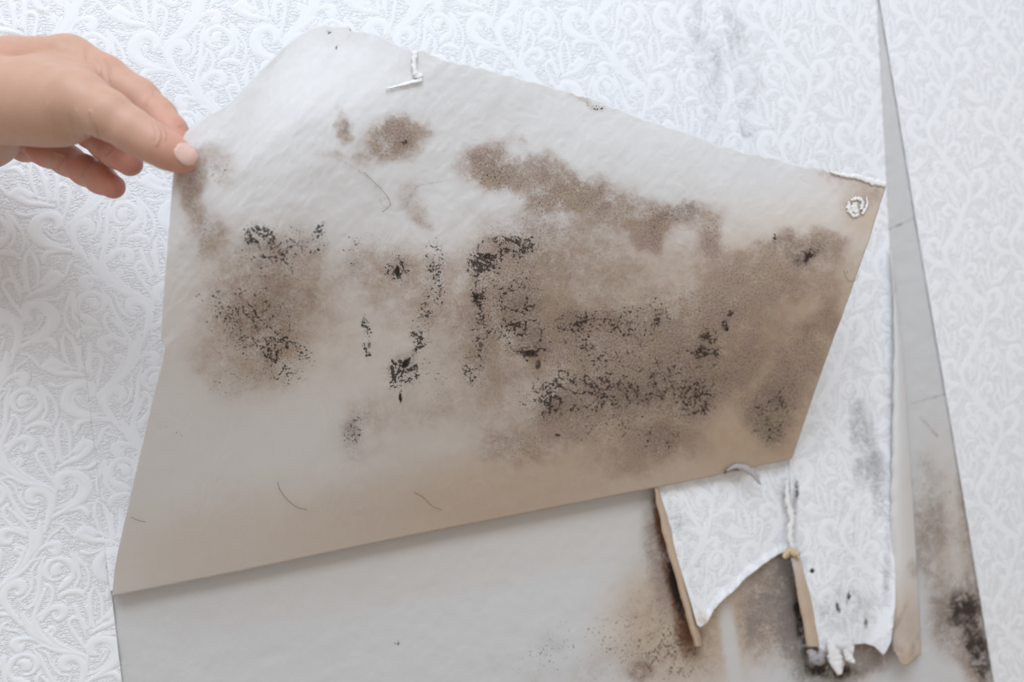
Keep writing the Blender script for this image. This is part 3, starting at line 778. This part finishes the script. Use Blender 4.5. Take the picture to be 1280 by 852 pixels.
def surface_nets(lo, hi, h, f):
    n = np.ceil((hi - lo) / h).astype(int) + 1
    g = [lo[i] + h * np.arange(n[i]) for i in range(3)]
    D = np.empty(n, np.float32)
    for i in range(0, n[0], 24):
        s = slice(i, min(i + 24, n[0]))
        X, Y, Z = np.meshgrid(g[0][s], g[1], g[2], indexing='ij')
        D[s] = f(np.stack([X, Y, Z], -1))
    S = D < 0
    m = n - 1
    cnt = np.zeros(m, np.int32); acc = np.zeros((*m, 3), np.float32)
    corner = [(i, j, k) for i in (0, 1) for j in (0, 1) for k in (0, 1)]
    cut = lambda A, c: A[c[0]:c[0] + m[0], c[1]:c[1] + m[1], c[2]:c[2] + m[2]]
    for a in corner:
        for ax in range(3):
            if a[ax]: continue
            b = list(a); b[ax] = 1
            da, db = cut(D, a), cut(D, b)
            x = (da < 0) != (db < 0)
            t = np.where(x, da / np.where(da == db, 1, da - db), 0)
            cnt += x
            for q in range(3):
                acc[..., q] += np.where(x, a[q] + (t if q == ax else 0), 0)
    act = cnt > 0
    idx = np.full(m, -1, np.int64); idx[act] = np.arange(act.sum())
    cell = np.argwhere(act)
    V = lo + h * (cell + acc[act] / cnt[act][:, None])
    F = []
    for ax in range(3):
        o1, o2 = (ax + 1) % 3, (ax + 2) % 3
        a = [slice(0, n[i]) for i in range(3)]; b = [slice(0, n[i]) for i in range(3)]
        a[ax] = slice(0, n[ax] - 1); b[ax] = slice(1, n[ax])
        ch = S[tuple(a)] != S[tuple(b)]
        e = np.argwhere(ch)
        e = e[(e[:, o1] > 0) & (e[:, o2] > 0) & (e[:, o1] < m[o1]) & (e[:, o2] < m[o2])]
        fl = S[e[:, 0], e[:, 1], e[:, 2]]
        q = []
        for (i, j) in ((0, 0), (1, 0), (1, 1), (0, 1)):
            c = e.copy(); c[:, o1] -= i; c[:, o2] -= j
            q.append(idx[c[:, 0], c[:, 1], c[:, 2]])
        q = np.stack(q, -1)
        q[~fl] = q[~fl][:, ::-1]
        F.append(q)
    return V, np.vstack(F)[:, ::-1]

def skin():
    m, nt, bs = new_mat('skin')
    P = N(nt, 'ShaderNodeTexCoord').outputs['Object']
    a = N(nt, 'ShaderNodeAttribute', attribute_name='flush').outputs['Fac']
    f = noise(nt, P, 160, 4, .6)
    f2 = noise(nt, P, 45, 3, .6)
    c = mix(nt, f, (.49, .285, .20), (.59, .37, .275))
    c = mix(nt, math_(nt, 'MULTIPLY', a, math_(nt, 'ADD', .55, math_(nt, 'MULTIPLY', f2, .6)), True), c, (.62, .24, .185))
    nt.links.new(c, bs.inputs['Base Color'])
    bs.inputs['Roughness'].default_value = .5
    bs.inputs['Specular IOR Level'].default_value = .35
    bs.inputs['Subsurface Weight'].default_value = .15
    bs.inputs['Subsurface Radius'].default_value = (1.0, .35, .2)
    bs.inputs['Subsurface Scale'].default_value = .004
    g = noise(nt, P, 1500, 2, .5)
    cr = N(nt, 'ShaderNodeAttribute', attribute_name='crease').outputs['Fac']
    h = math_(nt, 'SUBTRACT', math_(nt, 'MULTIPLY', g, .12), cr)
    bp = N(nt, 'ShaderNodeBump'); bp.inputs['Distance'].default_value = .0012; bp.inputs['Strength'].default_value = .6
    nt.links.new(h, bp.inputs['Height']); nt.links.new(bp.outputs[0], bs.inputs['Normal'])
    return m
MAT_SKIN = skin()
def nail_mat():
    m, nt, bs = new_mat('nail')
    P = N(nt, 'ShaderNodeTexCoord').outputs['Object']
    f = noise(nt, P, 120, 2, .5)
    nt.links.new(mix(nt, f, (.70, .44, .37), (.76, .53, .46)), bs.inputs['Base Color'])
    bs.inputs['Roughness'].default_value = .28
    bs.inputs['Subsurface Weight'].default_value = .15; bs.inputs['Subsurface Scale'].default_value = .002
    return m
MAT_NAIL = nail_mat()

def build_hand():
    pts = np.array([hp(a, b, c) for a, b, c in ((-400,20,40),(-400,280,40),(270,20,40),(270,280,40),(-400,10,-100),(-400,290,-100),(270,20,-100),(270,290,-100))])
    lo, hi = pts.min(0), pts.max(0)
    V, F = surface_nets(lo, hi, .00125, hand_sdf)
    # one refinement: split every quad in four and pull the points onto the exact surface
    e = np.sort(np.stack([F, np.roll(F, -1, 1)], -1).reshape(-1, 2), 1)
    key = e[:, 0].astype(np.int64) * len(V) + e[:, 1]
    uq, inv = np.unique(key, return_inverse=True)
    mid = (V[uq // len(V)] + V[uq % len(V)]) / 2
    inv = inv.reshape(-1, 4) + len(V)
    cen = V[F].mean(1); ci = len(V) + len(mid) + np.arange(len(F))
    V = np.vstack([V, mid, cen])
    F = np.vstack([np.stack([F[:, k], inv[:, k], ci, inv[:, (k - 1) % 4]], -1) for k in range(4)])
    eps = 2e-4
    for _ in range(2):
        d = hand_sdf(V)
        g = np.stack([hand_sdf(V + eps * np.eye(3)[k]) - d for k in range(3)], -1) / eps
        g /= np.maximum(np.linalg.norm(g, axis=1, keepdims=True), 1e-6)
        V = V - np.clip(d, -.001, .001)[:, None] * g
    me = make_mesh('person', V, F, True)
    flush = np.zeros(len(V))
    for c, r, s in ((THUMB[-1], .016, .55), (THUMB[-3], .014, .3), (INDEX[-1], .018, .7), (INDEX[-3], .016, .4), (INDEX[3], .015, .25), (MIDDLE[-1], .012, 1), (MIDDLE[-2], .014, .8), (RING[-1], .013, 1), (RING[-3], .015, .8), (RING[3], .02, .7), (MIDDLE[4], .018, .8), (THUMB[0], .03, .3)):
        flush = np.maximum(flush, s * np.exp(-(np.linalg.norm(V - hp(*c[:3]), axis=1) / r) ** 2))
    put_attr(me, 'flush', flush)
    rel = V - CAM
    dep = rel @ c_f
    px = 640 + FPX * (rel @ c_r) / dep; py = 426 - FPX * (rel @ c_u) / dep
    near = dep < DH + .004
    cr = np.zeros(len(V))
    for pts, s, wd, front in (([(193,153),(199,162),(200,172),(196,181)],.7,1.6,1),([(200,156),(206,165),(206,174)],.6,1.5,1),([(187,152),(192,163),(192,172)],.4,1.5,1),
                       ([(113,140),(116,152),(122,170)],1.0,2.0,1),([(96,138),(100,155),(106,172)],.5,2,1),([(84,140),(88,158),(92,172)],.3,2,1),([(60,130),(64,150),(66,168)],.25,2,1),
                       ([(130,74),(137,86),(138,100)],.6,1.8,0),([(104,60),(109,72),(108,84)],.5,1.8,0),([(119,68),(125,80),(125,92)],.35,1.6,0),
                       ([(183,106),(190,116),(184,130)],.4,1.6,0),([(136,180),(141,186),(134,196)],.7,1.6,0),([(68,190),(82,196),(72,212)],.8,1.8,0),([(104,222),(108,208),(116,200)],.6,1.8,0),
                       ([(206,166),(216,158),(226,156)],.3,1.5,0)):
        q = catmull([(a, b) for a, b in pts], 8)
        d2 = np.min((px[:, None] - q[None, :, 0]) ** 2 + (py[:, None] - q[None, :, 1]) ** 2, 1)
        cr = np.maximum(cr, s * np.exp(-d2 / (wd * wd)) * (near if front else ~near))
    put_attr(me, 'crease', cr)
    o = link('person', me, [MAT_SKIN])
    o['label'] = 'bare hand of a person reaching in from the left, pinching the paper flap'
    o['category'] = 'person'
    # thumbnail: a curved plate seated on the tip
    ax = np.array([.80, .60]); pr = np.array([-.60, .80])
    n1, n2 = 15, 13
    rows = []
    for s in np.linspace(-1, 1, n1):
        half = 12.5 * (1 - max(0, s) ** 3.2 * .62) * (1 - max(0, -s) ** 3 * .55)
        row = []
        for t in np.linspace(-1, 1, n2):
            c = np.array([233.5, 193.0]) + ax * s * 15.5 + pr * t * half
            ray = dirs(c[0], c[1])
            lo_, hi_ = DH - .045, DH + .02
            tt = np.linspace(lo_, hi_, 300)
            ds = hand_sdf(CAM + ray * tt[:, None])
            k = np.argmax(ds < .0003)
            if ds[k] >= .0003: k = int(np.argmin(ds))
            q = CAM + ray * tt[k]
            row.append(q)
        rows.append(row)
    P = np.array(rows)
    P = P - c_f * .00035
    z = np.zeros(P.shape[:2])
    nl = sheet('thumbnail', P, np.stack([z, z], -1), {}, [MAT_NAIL], o, .0006)
    return o
build_hand()
